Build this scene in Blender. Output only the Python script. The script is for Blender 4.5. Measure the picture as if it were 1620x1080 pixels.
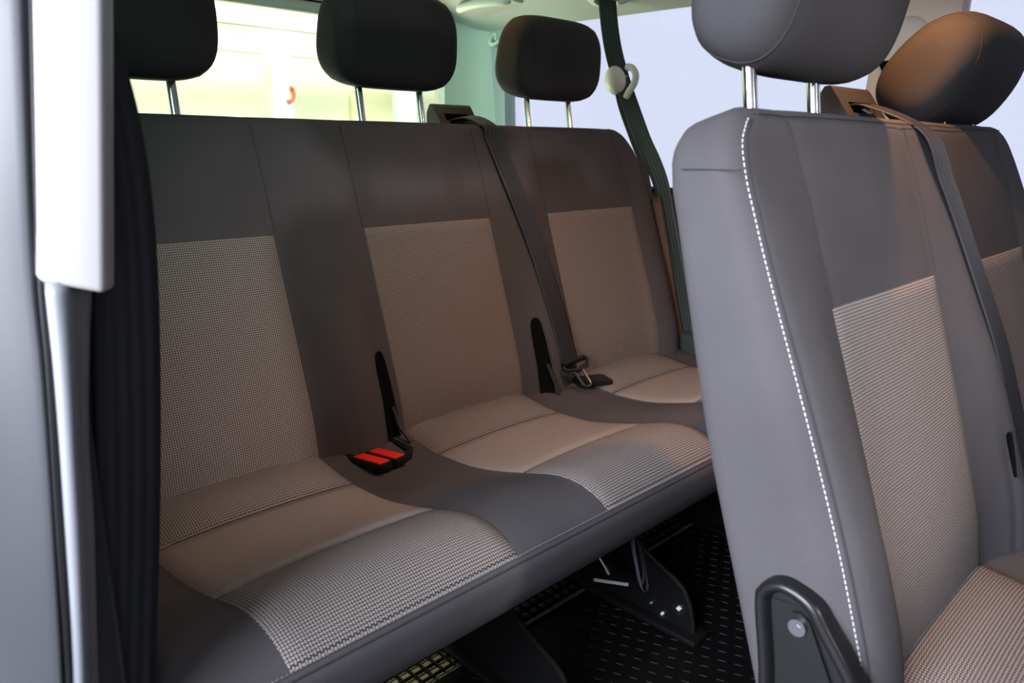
import bpy, bmesh, math, random
import numpy as np
from mathutils import Vector, Matrix
random.seed(4)
C = bpy.context.scene.collection
for o in list(bpy.data.objects):
    bpy.data.objects.remove(o)
S = bpy.context.scene

# ------------------------------------------------------------------ camera
YAW, PIT, ROL = math.radians(45.382), math.radians(-14.816), math.radians(0.77)
fw = Vector((math.cos(PIT)*math.cos(YAW), math.cos(PIT)*math.sin(YAW), math.sin(PIT)))
rt = fw.cross(Vector((0, 0, 1))).normalized()
up = rt.cross(fw)
rr = math.cos(ROL)*rt + math.sin(ROL)*up
uu = -math.sin(ROL)*rt + math.cos(ROL)*up
cam_d = bpy.data.cameras.new('camera')
cam = bpy.data.objects.new('camera', cam_d)
C.objects.link(cam)
m = Matrix((rr, uu, -fw)).transposed().to_4x4()
m.translation = Vector((-0.1624, -0.9797, 0.9442))
cam.matrix_world = m
cam_d.sensor_width = 36.0
cam_d.lens = 1194.45/1620*36
cam_d.clip_start = 0.01
cam_d.dof.use_dof = True
cam_d.dof.focus_distance = 1.15
cam_d.dof.aperture_fstop = 7.1
S.camera = cam

# ------------------------------------------------------------------ world, lamps, exposure
w = bpy.data.worlds.new('sky'); S.world = w; w.use_nodes = True
bg = w.node_tree.nodes['Background']
bg.inputs[0].default_value = (0.74, 0.785, 0.975, 1)
bg.inputs[1].default_value = 1.0
S.view_settings.view_transform = 'Standard'
S.view_settings.look = 'None'
S.view_settings.gamma = 1.0
S.view_settings.exposure = 0.0
S.view_settings.use_curve_mapping = False


def lamp(name, kind, loc, power, color, target=None, size=None, **k):
    l = bpy.data.lights.new(name, kind)
    l.energy = power; l.color = color
    if kind == 'AREA' and size: l.shape = 'RECTANGLE'; l.size, l.size_y = size
    if kind in ('POINT', 'SPOT') and size: l.shadow_soft_size = size
    for a, b in k.items(): setattr(l, a, b)
    o = bpy.data.objects.new(name, l); C.objects.link(o); o.location = loc
    if target:
        o.rotation_euler = (Vector(target)-Vector(loc)).to_track_quat('-Z', 'Y').to_euler()
    return o

# unseen cool fill light, added out beyond the open sliding door
lamp('door_fill_light', 'AREA', (-2.0, -1.02, 1.75), 225, (0.86, 0.91, 1.03), (0.5, -0.5, 0.7), (1.2, 1.2))
# second unseen fill, added to brighten the middle bench's near side
lamp('bench_side_fill', 'AREA', (-2.4, 0.03, 1.15), 125, (0.88, 0.91, 1.04), (0.4, -0.7, 0.8), (0.3, 0.5))
# unseen fill spot added up front, aimed back at the middle bench
lamp('bench_front_fill', 'SPOT', (0.44, -1.95, 1.22), 66, (1.0, 0.93, 0.91), (0.58, -0.70, 0.84), 0.05, spot_size=math.radians(34), spot_blend=0.6)
# area light for carport floor bounce; spot added to brighten the rear corner trim
lamp('carport_floor_light', 'AREA', (0.9, 2.3, 0.0), 165, (1.0, 1.0, 0.80), (0.9, 0.2, 1.3), (2.4, 1.4))
lamp('corner_fill_spot', 'SPOT', (-2.0, 0.0, 1.2), 3300, (1.0, 0.94, 1.0), (1.46, 0.80, 1.08), 0.06, spot_size=math.radians(15), spot_blend=0.5)
lamp('carport_ceiling_light', 'AREA', (4.0, 4.6, 3.6), 560, (1.0, 1.0, 0.86), (5.0, 9.4, 1.2), (6.0, 1.2))


# ------------------------------------------------------------------ materials
def new_mat(name):
    mt = bpy.data.materials.new(name); mt.use_nodes = True
    return mt, mt.node_tree, mt.node_tree.nodes['Principled BSDF']


def plain(name, col, rough=0.6, metal=0.0, bump=0.0, scale=300, var=0.0, spec=0.5, coat=0.0):
    mt, nt, b = new_mat(name)
    b.inputs['Base Color'].default_value = (*col, 1)
    b.inputs['Roughness'].default_value = rough
    b.inputs['Metallic'].default_value = metal
    b.inputs['Specular IOR Level'].default_value = spec
    b.inputs['Coat Weight'].default_value = coat
    tc = nt.nodes.new('ShaderNodeTexCoord')
    nz = nt.nodes.new('ShaderNodeTexNoise')
    nz.inputs['Scale'].default_value = scale; nz.inputs['Detail'].default_value = 3
    nt.links.new(tc.outputs['Object'], nz.inputs['Vector'])
    if var:
        mp = nt.nodes.new('ShaderNodeMixRGB')
        mp.inputs[1].default_value = (*[c*(1-var) for c in col], 1)
        mp.inputs[2].default_value = (*[min(1, c*(1+var)) for c in col], 1)
        nt.links.new(nz.outputs['Fac'], mp.inputs[0])
        nt.links.new(mp.outputs[0], b.inputs['Base Color'])
    if bump:
        bp = nt.nodes.new('ShaderNodeBump'); bp.inputs['Strength'].default_value = bump
        bp.inputs['Distance'].default_value = 0.001
        nt.links.new(nz.outputs['Fac'], bp.inputs['Height'])
        nt.links.new(bp.outputs[0], b.inputs['Normal'])
    return mt


def weave(name, cell, dark, light, th=0.25, ln=0.47, rough=0.85):
    """basket weave: short light dashes, lying and standing by turns, on dark cloth; UV in metres"""
    mt, nt, b = new_mat(name)
    N = nt.nodes; L = nt.links

    def M(op, a, bb=None, c=None):
        n = N.new('ShaderNodeMath'); n.operation = op
        for i, v in enumerate((a, bb, c)):
            if v is None: continue
            if isinstance(v, (int, float)): n.inputs[i].default_value = v
            else: L.new(v, n.inputs[i])
        return n.outputs[0]
    uv = N.new('ShaderNodeUVMap'); sep = N.new('ShaderNodeSeparateXYZ')
    L.new(uv.outputs[0], sep.inputs[0])
    u = M('DIVIDE', sep.outputs[0], cell); v = M('DIVIDE', sep.outputs[1], cell)
    iu, iv = M('FLOOR', u), M('FLOOR', v)
    par = M('FLOORED_MODULO', M('ADD', iu, iv), 2.0)
    fu = M('ABSOLUTE', M('SUBTRACT', M('SUBTRACT', u, iu), 0.5))
    fv = M('ABSOLUTE', M('SUBTRACT', M('SUBTRACT', v, iv), 0.5))
    hz = M('MULTIPLY', M('LESS_THAN', fu, ln), M('LESS_THAN', fv, th))
    vt = M('MULTIPLY', M('LESS_THAN', fv, ln), M('LESS_THAN', fu, th))
    mk = M('ADD', M('MULTIPLY', hz, M('SUBTRACT', 1.0, par)), M('MULTIPLY', vt, par))
    mx = N.new('ShaderNodeMixRGB')
    mx.inputs[1].default_value = (*dark, 1); mx.inputs[2].default_value = (*light, 1)
    L.new(mk, mx.inputs[0]); L.new(mx.outputs[0], b.inputs['Base Color'])
    bp = N.new('ShaderNodeBump'); bp.inputs['Strength'].default_value = 0.35; bp.inputs['Distance'].default_value = 0.0006
    L.new(mk, bp.inputs['Height']); L.new(bp.outputs[0], b.inputs['Normal'])
    b.inputs['Roughness'].default_value = rough
    b.inputs['Specular IOR Level'].default_value = 0.25
    return mt


def cloth(name, col):
    mt, nt, b = new_mat(name)
    tc = nt.nodes.new('ShaderNodeTexCoord')
    n1 = nt.nodes.new('ShaderNodeTexNoise'); n1.inputs['Scale'].default_value = 900; n1.inputs['Detail'].default_value = 2
    n2 = nt.nodes.new('ShaderNodeTexNoise'); n2.inputs['Scale'].default_value = 9; n2.inputs['Detail'].default_value = 4
    for n in (n1, n2): nt.links.new(tc.outputs['Object'], n.inputs['Vector'])
    ad = nt.nodes.new('ShaderNodeMath'); ad.operation = 'ADD'
    nt.links.new(n1.outputs['Fac'], ad.inputs[0]); nt.links.new(n2.outputs['Fac'], ad.inputs[1])
    mr = nt.nodes.new('ShaderNodeMapRange'); mr.inputs[1].default_value = 0.7; mr.inputs[2].default_value = 1.3
    nt.links.new(ad.outputs[0], mr.inputs[0])
    mx = nt.nodes.new('ShaderNodeMixRGB')
    mx.inputs[1].default_value = (*[c*0.86 for c in col], 1); mx.inputs[2].default_value = (*[c*1.14 for c in col], 1)
    nt.links.new(mr.outputs[0], mx.inputs[0]); nt.links.new(mx.outputs[0], b.inputs['Base Color'])
    bp = nt.nodes.new('ShaderNodeBump'); bp.inputs['Strength'].default_value = 0.12; bp.inputs['Distance'].default_value = 0.0006
    nt.links.new(n1.outputs['Fac'], bp.inputs['Height']); nt.links.new(bp.outputs[0], b.inputs['Normal'])
    b.inputs['Roughness'].default_value = 0.9
    b.inputs['Specular IOR Level'].default_value = 0.1
    b.inputs['Sheen Weight'].default_value = 0.0; b.inputs['Sheen Roughness'].default_value = 0.4
    return mt


def belt_mat(name, col):
    mt, nt, b = new_mat(name)
    uv = nt.nodes.new('ShaderNodeUVMap'); sep = nt.nodes.new('ShaderNodeSeparateXYZ')
    nt.links.new(uv.outputs[0], sep.inputs[0])
    s1 = nt.nodes.new('ShaderNodeMath'); s1.operation = 'MULTIPLY'; s1.inputs[1].default_value = 5*2*math.pi
    s2 = nt.nodes.new('ShaderNodeMath'); s2.operation = 'SINE'
    nt.links.new(sep.outputs[0], s1.inputs[0]); nt.links.new(s1.outputs[0], s2.inputs[0])
    mr = nt.nodes.new('ShaderNodeMapRange'); mr.inputs[1].default_value = -1; mr.inputs[2].default_value = 1
    nt.links.new(s2.outputs[0], mr.inputs[0])
    mx = nt.nodes.new('ShaderNodeMixRGB')
    mx.inputs[1].default_value = (*[c*0.75 for c in col], 1); mx.inputs[2].default_value = (*[c*1.25 for c in col], 1)  # lighter stripes paint the webbing's lengthwise sheen into the colour
    nt.links.new(mr.outputs[0], mx.inputs[0]); nt.links.new(mx.outputs[0], b.inputs['Base Color'])
    bp = nt.nodes.new('ShaderNodeBump'); bp.inputs['Strength'].default_value = 0.4; bp.inputs['Distance'].default_value = 0.001
    nt.links.new(mr.outputs[0], bp.inputs['Height']); nt.links.new(bp.outputs[0], b.inputs['Normal'])
    b.inputs['Roughness'].default_value = 0.55; b.inputs['Specular IOR Level'].default_value = 0.3
    return mt


FAB = cloth('dark_grey_cloth', (0.056, 0.053, 0.056))
HEAD = cloth('headrest_cloth', (0.042, 0.041, 0.043))
WEAVE = weave('basket_weave_cloth', 0.0033, (0.032, 0.027, 0.027), (0.255, 0.226, 0.210))
FINE = weave('fine_weave_cloth', 0.0019, (0.088, 0.073, 0.066), (0.265, 0.228, 0.206), th=0.3)
BELT = belt_mat('belt_webbing', (0.020, 0.020, 0.022))
BELTG = belt_mat('green_lit_webbing', (0.030, 0.042, 0.038))  # green cast of the surrounding light put into the webbing colour
BLACK = plain('black_plastic', (0.007, 0.007, 0.0075), 0.33, bump=0.05, scale=500, spec=0.35)
GUIDE = plain('guide_plastic', (0.022, 0.021, 0.021), 0.45, bump=0.08, scale=700)
HOLE = plain('recess_black', (0.004, 0.004, 0.004), 0.9, spec=0.03)  # black painted in for shade inside slots; also the groove lines
RED = plain('red_plastic', (0.75, 0.022, 0.012), 0.35)
CHROME = plain('chrome', (0.78, 0.78, 0.78), 0.12, 1.0)
STEEL = plain('painted_steel', (0.006, 0.006, 0.006), 0.35, 0.0, spec=0.2)
BOLT = plain('zinc', (0.30, 0.30, 0.31), 0.3, 1.0)
TONGUE = plain('tongue_metal', (0.23, 0.22, 0.21), 0.38, 1.0)
STRAP = plain('grey_strap', (0.030, 0.031, 0.036), 0.8, bump=0.3, scale=900)
SEAM = plain('seam_thread', (0.020, 0.019, 0.020), 0.9)
THREAD = plain('light_thread', (0.46, 0.47, 0.50), 0.8)
THREADG = plain('grey_thread', (0.17, 0.17, 0.18), 0.8)
RUB = plain('rubber_mat', (0.004, 0.004, 0.004), 0.5, bump=0.1, scale=200, spec=0.08)
HEADL = plain('headliner_cloth', (0.50, 0.50, 0.485), 0.9, bump=0.15, scale=600, var=0.05)
TRIMG = plain('grey_trim_plastic', (0.47, 0.455, 0.45), 0.6, bump=0.06, scale=600)
TRIMW = plain('light_trim_plastic', (0.34, 0.328, 0.322), 0.5, bump=0.04, scale=600)
WHITEP = plain('pale_plastic', (0.66, 0.66, 0.62), 0.45)
DARKT = plain('dark_lower_trim', (0.022, 0.024, 0.025), 0.6, bump=0.1, scale=400)
SEALM = plain('door_seal_rubber', (0.021, 0.0225, 0.026), 0.45, bump=0.05, scale=200)
PILL = plain('pillar_plastic', (0.165, 0.171, 0.186), 0.42, bump=0.04, scale=300)
ASPH = plain('asphalt', (0.18, 0.18, 0.19), 0.9, bump=0.4, scale=40, var=0.2)
CREAM = plain('cream_wall', (0.86, 0.86, 0.70), 0.9, var=0.04, scale=2)
PALE = plain('pale_wall', (0.88, 0.90, 0.78), 0.9, var=0.03, scale=2)
GREENW = plain('green_wall', (0.55, 0.78, 0.66), 0.9)
BODY = plain('van_paint', (0.30, 0.31, 0.33), 0.3, coat=0.5)
OCHRE = plain('ochre_wall', (0.88, 0.83, 0.58), 0.9)
REDH = plain('red_rubber', (0.62, 0.10, 0.05), 0.5)


def glass_mat(name, tint):
    mt, nt, b = new_mat(name)
    out = nt.nodes['Material Output']
    tr = nt.nodes.new('ShaderNodeBsdfTransparent'); tr.inputs[0].default_value = (*tint, 1)
    gl = nt.nodes.new('ShaderNodeBsdfGlossy'); gl.inputs['Roughness'].default_value = 0.02
    fr = nt.nodes.new('ShaderNodeFresnel'); fr.inputs['IOR'].default_value = 1.3
    mx = nt.nodes.new('ShaderNodeMixShader')
    nt.links.new(fr.outputs[0], mx.inputs[0]); nt.links.new(tr.outputs[0], mx.inputs[1]); nt.links.new(gl.outputs[0], mx.inputs[2])
    nt.links.new(mx.outputs[0], out.inputs['Surface'])
    return mt


GLASS = glass_mat('side_glass', (0.985, 0.99, 1.0))
GLASSD = glass_mat('privacy_glass', (0.22, 0.32, 0.27))
GLASSG = glass_mat('tinted_rear_glass', (0.93, 0.99, 0.90))


# ------------------------------------------------------------------ builders
def obj(name, verts, faces, mat, parent=None, uv=None, smooth=True, sharp=None, fix=True):
    me = bpy.data.meshes.new(name)
    me.from_pydata([tuple(map(float, v)) for v in verts], [], [tuple(map(int, f)) for f in faces])
    if uv is not None:
        l = me.uv_layers.new(name='UVMap')
        idx = np.zeros(len(me.loops), dtype=np.int32); me.loops.foreach_get('vertex_index', idx)
        l.data.foreach_set('uv', np.asarray(uv, dtype=np.float32)[idx].ravel())
    if fix:
        bm = bmesh.new(); bm.from_mesh(me)
        bmesh.ops.recalc_face_normals(bm, faces=bm.faces); bm.to_mesh(me); bm.free()
    me.polygons.foreach_set('use_smooth', [smooth]*len(me.polygons))
    if smooth and sharp: me.set_sharp_from_angle(angle=math.radians(sharp))
    me.materials.append(mat)
    o = bpy.data.objects.new(name, me); C.objects.link(o)
    if parent: o.parent = parent; o.matrix_parent_inverse = Matrix.Translation(-abs_loc(parent))
    return o


def abs_loc(o):
    v = Vector(o.location)
    if o.parent: v = Vector((0, 0, 0)) + v + (abs_loc(o.parent) + o.matrix_parent_inverse.translation)
    return v


def thing(name, label, cat, loc=(0, 0, 0), group=None):
    o = bpy.data.objects.new(name, None); C.objects.link(o); o.location = loc
    o.empty_display_size = 0.05
    o['label'] = label; o['category'] = cat
    if group: o['group'] = group
    return o


def tag(o, label, cat, group=None):
    o['label'] = label; o['category'] = cat
    if group: o['group'] = group
    return o


def struct(o):
    o['kind'] = 'structure'; return o


class MB:
    def __init__(s): s.v = []; s.f = []
    def add(s, v, f):
        n = len(s.v); s.v += [tuple(p) for p in v]; s.f += [tuple(i+n for i in q) for q in f]; return s
    def box(s, c, d, bev=0.0, rot=None, seg=2):
        bm = bmesh.new(); bmesh.ops.create_cube(bm, size=1)
        bmesh.ops.scale(bm, vec=d, verts=bm.verts)
        if bev: bmesh.ops.bevel(bm, geom=bm.edges[:], offset=bev, segments=seg, affect='EDGES', profile=0.5)
        R = rot if rot else Matrix.Identity(3)
        vs = [R @ v.co + Vector(c) for v in bm.verts]; bm.verts.index_update()
        fs = [[v.index for v in f.verts] for f in bm.faces]; bm.free()
        return s.add(vs, fs)
    def tube(s, pts, r, n=10, cap=True):
        pts = [Vector(p) for p in pts]; rs = r if isinstance(r, (list, tuple)) else [r]*len(pts)
        vs = []; prev = None
        for i, p in enumerate(pts):
            t = (pts[min(i+1, len(pts)-1)] - pts[max(i-1, 0)]).normalized()
            a = prev if prev is not None else (Vector((0, 0, 1)) if abs(t.z) < .9 else Vector((1, 0, 0)))
            x = (a - t*a.dot(t)).normalized(); y = t.cross(x); prev = x
            for k in range(n):
                g = 2*math.pi*k/n
                vs.append(p + x*math.cos(g)*rs[i] + y*math.sin(g)*rs[i])
        fs = [[i*n+k, i*n+(k+1) % n, (i+1)*n+(k+1) % n, (i+1)*n+k] for i in range(len(pts)-1) for k in range(n)]
        if cap: fs += [list(range(n)), list(range((len(pts)-1)*n, len(pts)*n))]
        return s.add(vs, fs)
    def prism(s, poly, a, b, fn, bev=None):
        """poly in 2-D, extruded from a to b; fn(p, q, e) -> world"""
        n = len(poly)
        return s.add([fn(p[0], p[1], a) for p in poly] + [fn(p[0], p[1], b) for p in poly],
                     [list(range(n)), list(range(2*n-1, n-1, -1))] + [[k, (k+1) % n, n+(k+1) % n, n+k] for k in range(n)])
    def sphere(s, c, r, n=16, m_=10, sc=(1, 1, 1), rot=None):
        R = rot if rot else Matrix.Identity(3)
        vs = [Vector((0, 0, 1))]
        for i in range(1, m_):
            for k in range(n):
                a, g = math.pi*i/m_, 2*math.pi*k/n
                vs.append(Vector((math.sin(a)*math.cos(g), math.sin(a)*math.sin(g), math.cos(a))))
        vs.append(Vector((0, 0, -1)))
        fs = [[0, 1+k, 1+(k+1) % n] for k in range(n)]
        for i in range(m_-2):
            fs += [[1+i*n+k, 1+(i+1)*n+k, 1+(i+1)*n+(k+1) % n, 1+i*n+(k+1) % n] for k in range(n)]
        e = len(vs)-1; fs += [[e, 1+(m_-2)*n+(k+1) % n, 1+(m_-2)*n+k] for k in range(n)]
        return s.add([R @ Vector((v.x*r*sc[0], v.y*r*sc[1], v.z*r*sc[2])) + Vector(c) for v in vs], fs)
    def build(s, name, mat, parent=None, smooth=True, sharp=35):
        return obj(name, s.v, s.f, mat, parent, smooth=smooth, sharp=sharp)


def catmull(pts, n=8):
    P = [np.array(p, float) for p in pts]; P = [2*P[0]-P[1]] + P + [2*P[-1]-P[-2]]
    out = []
    for i in range(1, len(P)-2):
        for k in range(n):
            t = k/n
            out.append(0.5*((2*P[i]) + (-P[i-1]+P[i+1])*t + (2*P[i-1]-5*P[i]+4*P[i+1]-P[i+2])*t*t + (-P[i-1]+3*P[i]-3*P[i+1]+P[i+2])*t**3))
    out.append(P[-2]); return out


def sstep(a, b, x):
    t = min(1, max(0, (x-a)/(b-a))); return t*t*(3-2*t)


def samples(a, b, r, step, extra=()):
    h = [r*(1-math.cos(math.radians(q))) for q in (0, 18, 36, 52, 66, 78, 90)]
    s = [a+q for q in h] + [b-q for q in h]
    n = max(1, int(round((b-a-2*r)/step)))
    s += [a+r+(b-a-2*r)*k/n for k in range(n+1)]
    s += [e for e in extra if a < e < b]
    s = sorted(s); o = [s[0]]
    for q in s[1:]:
        if q-o[-1] > 0.0008: o.append(q)
    o[-1] = b
    return o


def pillow(xs, ts, R, rf, rb, depth, top, warp, nd=3):
    """closed cushion: rounded rectangle outline (corner radius R), front edge radius rf, back radius rb"""
    x0, x1, t0, t1 = xs[0], xs[-1], ts[0], ts[-1]
    cx, ct, hx, ht = (x0+x1)/2, (t0+t1)/2, (x1-x0)/2, (t1-t0)/2

    def mapd(x, t):
        vx, vt = abs(x-cx)-(hx-R), abs(t-ct)-(ht-R)
        if vx > 0 and vt > 0:
            l = math.hypot(vx, vt); k = max(vx, vt)/l
            return (cx+math.copysign(hx-R+vx*k, x-cx), ct+math.copysign(ht-R+vt*k, t-ct), R-l*k)
        return (x, t, min(hx-abs(x-cx), ht-abs(t-ct)))

    def fall(d, r):
        return r-math.sqrt(max(0, r*r-(r-d)**2)) if d < r else 0
    nx, nt = len(xs), len(ts); V = []; F = []; idx = {}
    for s in (0, 1):
        for j, t in enumerate(ts):
            for i, x in enumerate(xs):
                a, b, d = mapd(x, t); d = max(d, 0)
                tp = top(a, b)
                n = tp-fall(d, rf) if s == 0 else -depth+fall(d, rb)
                idx[s, i, j] = len(V); V.append(warp(a, b, n))
        for j in range(nt-1):
            for i in range(nx-1):
                F.append([idx[s, i, j], idx[s, i+1, j], idx[s, i+1, j+1], idx[s, i, j+1]])
    loop = [(i, 0) for i in range(nx)] + [(nx-1, j) for j in range(1, nt)] + [(i, nt-1) for i in range(nx-2, -1, -1)] + [(0, j) for j in range(nt-2, 0, -1)]
    rows = [[idx[0, i, j] for i, j in loop]]
    for k in range(1, nd):
        row = []
        for i, j in loop:
            a, b, d = mapd(xs[i], ts[j]); f = top(a, b)-rf; e = -depth+rb
            row.append(len(V)); V.append(warp(a, b, f+(e-f)*k/nd))
        rows.append(row)
    rows.append([idx[1, i, j] for i, j in loop])
    n = len(loop)
    for a, b in zip(rows[:-1], rows[1:]):
        for k in range(n): F.append([a[k], a[(k+1) % n], b[(k+1) % n], b[k]])
    return V, F


def patch(x0, x1, t0, t1, fn, nx, nt, off=0.0014, tuck=0.004, puff=0.0):
    """an inset cloth panel lying on a surface fn(x, t, n); edges tucked into the seam"""
    xs = sorted(set([x0, x0+tuck, x1-tuck, x1] + [x0+tuck+(x1-x0-2*tuck)*k/nx for k in range(nx+1)]))
    ts = sorted(set([t0, t0+tuck, t1-tuck, t1] + [t0+tuck+(t1-t0-2*tuck)*k/nt for k in range(nt+1)]))
    V = []; U = []
    for j, t in enumerate(ts):
        for i, x in enumerate(xs):
            e = i in (0, len(xs)-1) or j in (0, len(ts)-1)
            p = puff*math.sin(math.pi*(x-x0)/(x1-x0))**0.5*math.sin(math.pi*(t-t0)/(t1-t0))**0.5 if not e else 0
            V.append(fn(x, t, (-0.003 if e else off)+p)); U.append((x, t))
    nx = len(xs)
    F = [[j*nx+i, j*nx+i+1, (j+1)*nx+i+1, (j+1)*nx+i] for j in range(len(ts)-1) for i in range(nx-1)]
    return V, F, U


def ribbon(pts, wid, width, th=0.0016, n=8, cross=6, crown=0.0):
    """webbing along pts (Catmull-Rom), wid = width direction at each point"""
    P = catmull(pts, n); W_ = catmull(wid, n); V = []; U = []; L = 0
    k = cross+1
    for i, (p, q) in enumerate(zip(P, W_)):
        p = Vector(p); q = Vector(q).normalized()
        t = Vector(P[min(i+1, len(P)-1)]) - Vector(P[max(i-1, 0)]); t.normalize()
        q = (q - t*q.dot(t)).normalized(); nn = t.cross(q)
        if i: L += (p-Vector(P[i-1])).length
        for s in (1, -1):
            for c in range(k):
                a = c/cross
                V.append(p + q*(a-0.5)*width + nn*(s*th/2 + crown*(1-(2*a-1)**2))); U.append((a, L))
    F = []
    for i in range(len(P)-1):
        a, b = i*2*k, (i+1)*2*k
        for c in range(cross):
            F.append([a+c, a+c+1, b+c+1, b+c]); F.append([a+k+c+1, a+k+c, b+k+c, b+k+c+1])
        F.append([a, b, b+k, a+k]); F.append([a+cross, a+k+cross, b+k+cross, b+cross])
    e = (len(P)-1)*2*k
    for o_ in (0, e):
        for c in range(cross): F.append([o_+c, o_+c+1, o_+k+c+1, o_+k+c])
    return V, F, U


# ------------------------------------------------------------------ van shell (setting)
FLOOR = 0.10
# floor pan
struct(MB().box((0.72, -0.60, FLOOR-0.03), (1.56, 3.0, 0.05)).build('floor', DARKT))


def roof_z(x): return 1.258 + 0.095*(1-abs((x-0.74)/0.74)**3.5)


V = []; F = []; nx = 41
ys_ = [-2.1, -1.6, -1.1, -0.6, -0.1, 0.3, 0.6, 0.80, 0.88]
for y in ys_:
    for i in range(nx):
        x = -0.005+1.49*i/(nx-1); V.append((x, y, roof_z(max(0, min(1.48, x)))))
for y in ys_:
    for i in range(nx):
        x = -0.03+1.54*i/(nx-1); V.append((x, y, roof_z(max(0, min(1.48, x)))+0.05))
k = len(ys_)*nx
for j in range(len(ys_)-1):
    for i in range(nx-1):
        a = j*nx+i; F += [[a, a+1, a+nx+1, a+nx], [k+a, k+a+nx, k+a+nx+1, k+a+1]]
    F += [[j*nx, (j+1)*nx, k+(j+1)*nx, k+j*nx], [j*nx+nx-1, k+j*nx+nx-1, k+(j+1)*nx+nx-1, (j+1)*nx+nx-1]]
for j in (0, len(ys_)-1):
    for i in range(nx-1): F.append([j*nx+i, j*nx+i+1, k+j*nx+i+1, k+j*nx+i])
struct(obj('ceiling', V, F, HEADL, sharp=40))


# left side wall: lower trim with a sill ledge, and the roof rail above the windows
lw = MB()
prof = [(1.50, FLOOR), (1.432, FLOOR), (1.432, 0.36), (1.445, 0.50), (1.452, 0.74), (1.440, 0.775), (1.443, 0.800), (1.462, 0.826), (1.50, 0.830)]
lw.prism(prof, -2.1, 0.78, lambda p, q, e: (p, e, q))
wl = struct(lw.build('wall_left', DARKT))
rb = MB()
for z in (0.58, 0.615, 0.65, 0.685):
    rb.box((1.449, -0.02, z), (0.010, 0.60, 0.010), 0.003)
rb.build('trim_rib', DARKT, wl)
sl = MB().tube([(1.462, y, 0.832) for y in (-2.1, -1, 0, 0.74)], 0.007, 8)
sl.build('window_seal', BLACK, wl)
# wheel housing trim beside the bench
wb = MB().box((1.412, 0.10, 0.30), (0.05, 0.55, 0.40), 0.02, seg=3)
wb.build('wheel_housing', plain('teal_dark_trim', (0.016, 0.028, 0.026), 0.7), wl)


def slab(name, poly_top, poly_bot, z0, z1, mat, nz=1, parent=None, sharp=40):
    n = len(poly_top); V = []; F = []
    for j in range(nz+1):
        f = j/nz
        for a, b in zip(poly_bot, poly_top):
            V.append((a[0]+(b[0]-a[0])*f, a[1]+(b[1]-a[1])*f, z0+(z1-z0)*f))
    for j in range(nz):
        for k in range(n): F.append([j*n+k, j*n+(k+1) % n, (j+1)*n+(k+1) % n, (j+1)*n+k])
    F += [list(range(n)), list(range(nz*n, nz*n+n))]
    return obj(name, V, F, mat, parent, sharp=sharp)


# rear corner trim (curved) and the window strip next to it
arc_t = [(1.478, 0.796), (1.472, 0.815), (1.455, 0.838), (1.428, 0.858), (1.398, 0.872), (1.370, 0.880)]
arc_b = [(1.478, 0.735), (1.472, 0.775), (1.458, 0.812), (1.432, 0.842), (1.400, 0.866), (1.374, 0.880)]
back = [(1.372, 0.93), (1.53, 0.93), (1.53, 0.77)]
struct(slab('trim_1', arc_t+back, arc_b+[(1.372, 0.93), (1.53, 0.93), (1.53, 0.74)], 0.80, 1.30, TRIMG, 6))
struct(slab('trim_2', [(1.476, 0.736), (1.476, 0.797), (1.52, 0.797), (1.52, 0.736)], [(1.476, 0.715), (1.476, 0.745), (1.52, 0.745), (1.52, 0.715)], 0.82, 1.30,
            plain('window_strip', (0.36, 0.35, 0.41), 0.7)))
# left middle pillar trim with the belt outlet
cp = slab('trim_3', [(1.474, -0.345), (1.468, -0.36), (1.464, -0.42), (1.468, -0.476), (1.474, -0.488), (1.52, -0.488), (1.52, -0.345)],
          [(1.474, -0.318), (1.468, -0.33), (1.464, -0.40), (1.468, -0.47), (1.474, -0.484), (1.52, -0.484), (1.52, -0.318)], 0.82, 1.31,
          plain('pillar_trim', (0.52, 0.45, 0.42), 0.65, bump=0.05, scale=500), 4)
struct(cp)
so = MB().sphere((1.466, -0.402, 1.125), 1, 20, 12, (0.016, 0.048, 0.062)).build('belt_outlet', TRIMG, cp)
MB().prism([(-0.020, 0.006), (0.028, 0.006), (0.012, -0.022), (-0.012, -0.026)], 1.448, 1.4535, lambda p, q, e: (e, -0.385+p, 1.100+q)).build('outlet_slot', HOLE, so)


def pane(name, pts, mat, frame_mat, fr=0.012, th=0.006):
    """flat window pane (4 points) with a thin dark rubber frame as child"""
    c = sum((Vector(p) for p in pts), Vector())/4
    n = (Vector(pts[1])-Vector(pts[0])).cross(Vector(pts[3])-Vector(pts[0])).normalized()
    o = obj(name, [Vector(p)+n*th/2 for p in pts]+[Vector(p)-n*th/2 for p in pts],
            [[0, 1, 2, 3], [7, 6, 5, 4], [0, 4, 5, 1], [1, 5, 6, 2], [2, 6, 7, 3], [3, 7, 4, 0]], mat, smooth=False)
    struct(o)
    b = MB()
    for k in range(4): b.tube([pts[k], pts[(k+1) % 4]], fr/2, 6)
    b.build('window_frame', frame_mat, o)
    return o


pane('window_1', [(1.508, 0.75, 0.82), (1.508, -0.33, 0.82), (1.508, -0.35, 1.28), (1.508, 0.76, 1.28)], GLASS, BLACK)
pane('window_2', [(1.508, -0.48, 0.82), (1.508, -2.05, 0.82), (1.508, -2.0, 1.28), (1.508, -0.48, 1.28)], GLASS, BLACK)
pane('window_3', [(1.40, 0.905, 0.72), (0.0, 0.905, 0.72), (0.03, 0.905, 1.27), (1.39, 0.905, 1.27)], GLASSG, BLACK)
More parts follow.
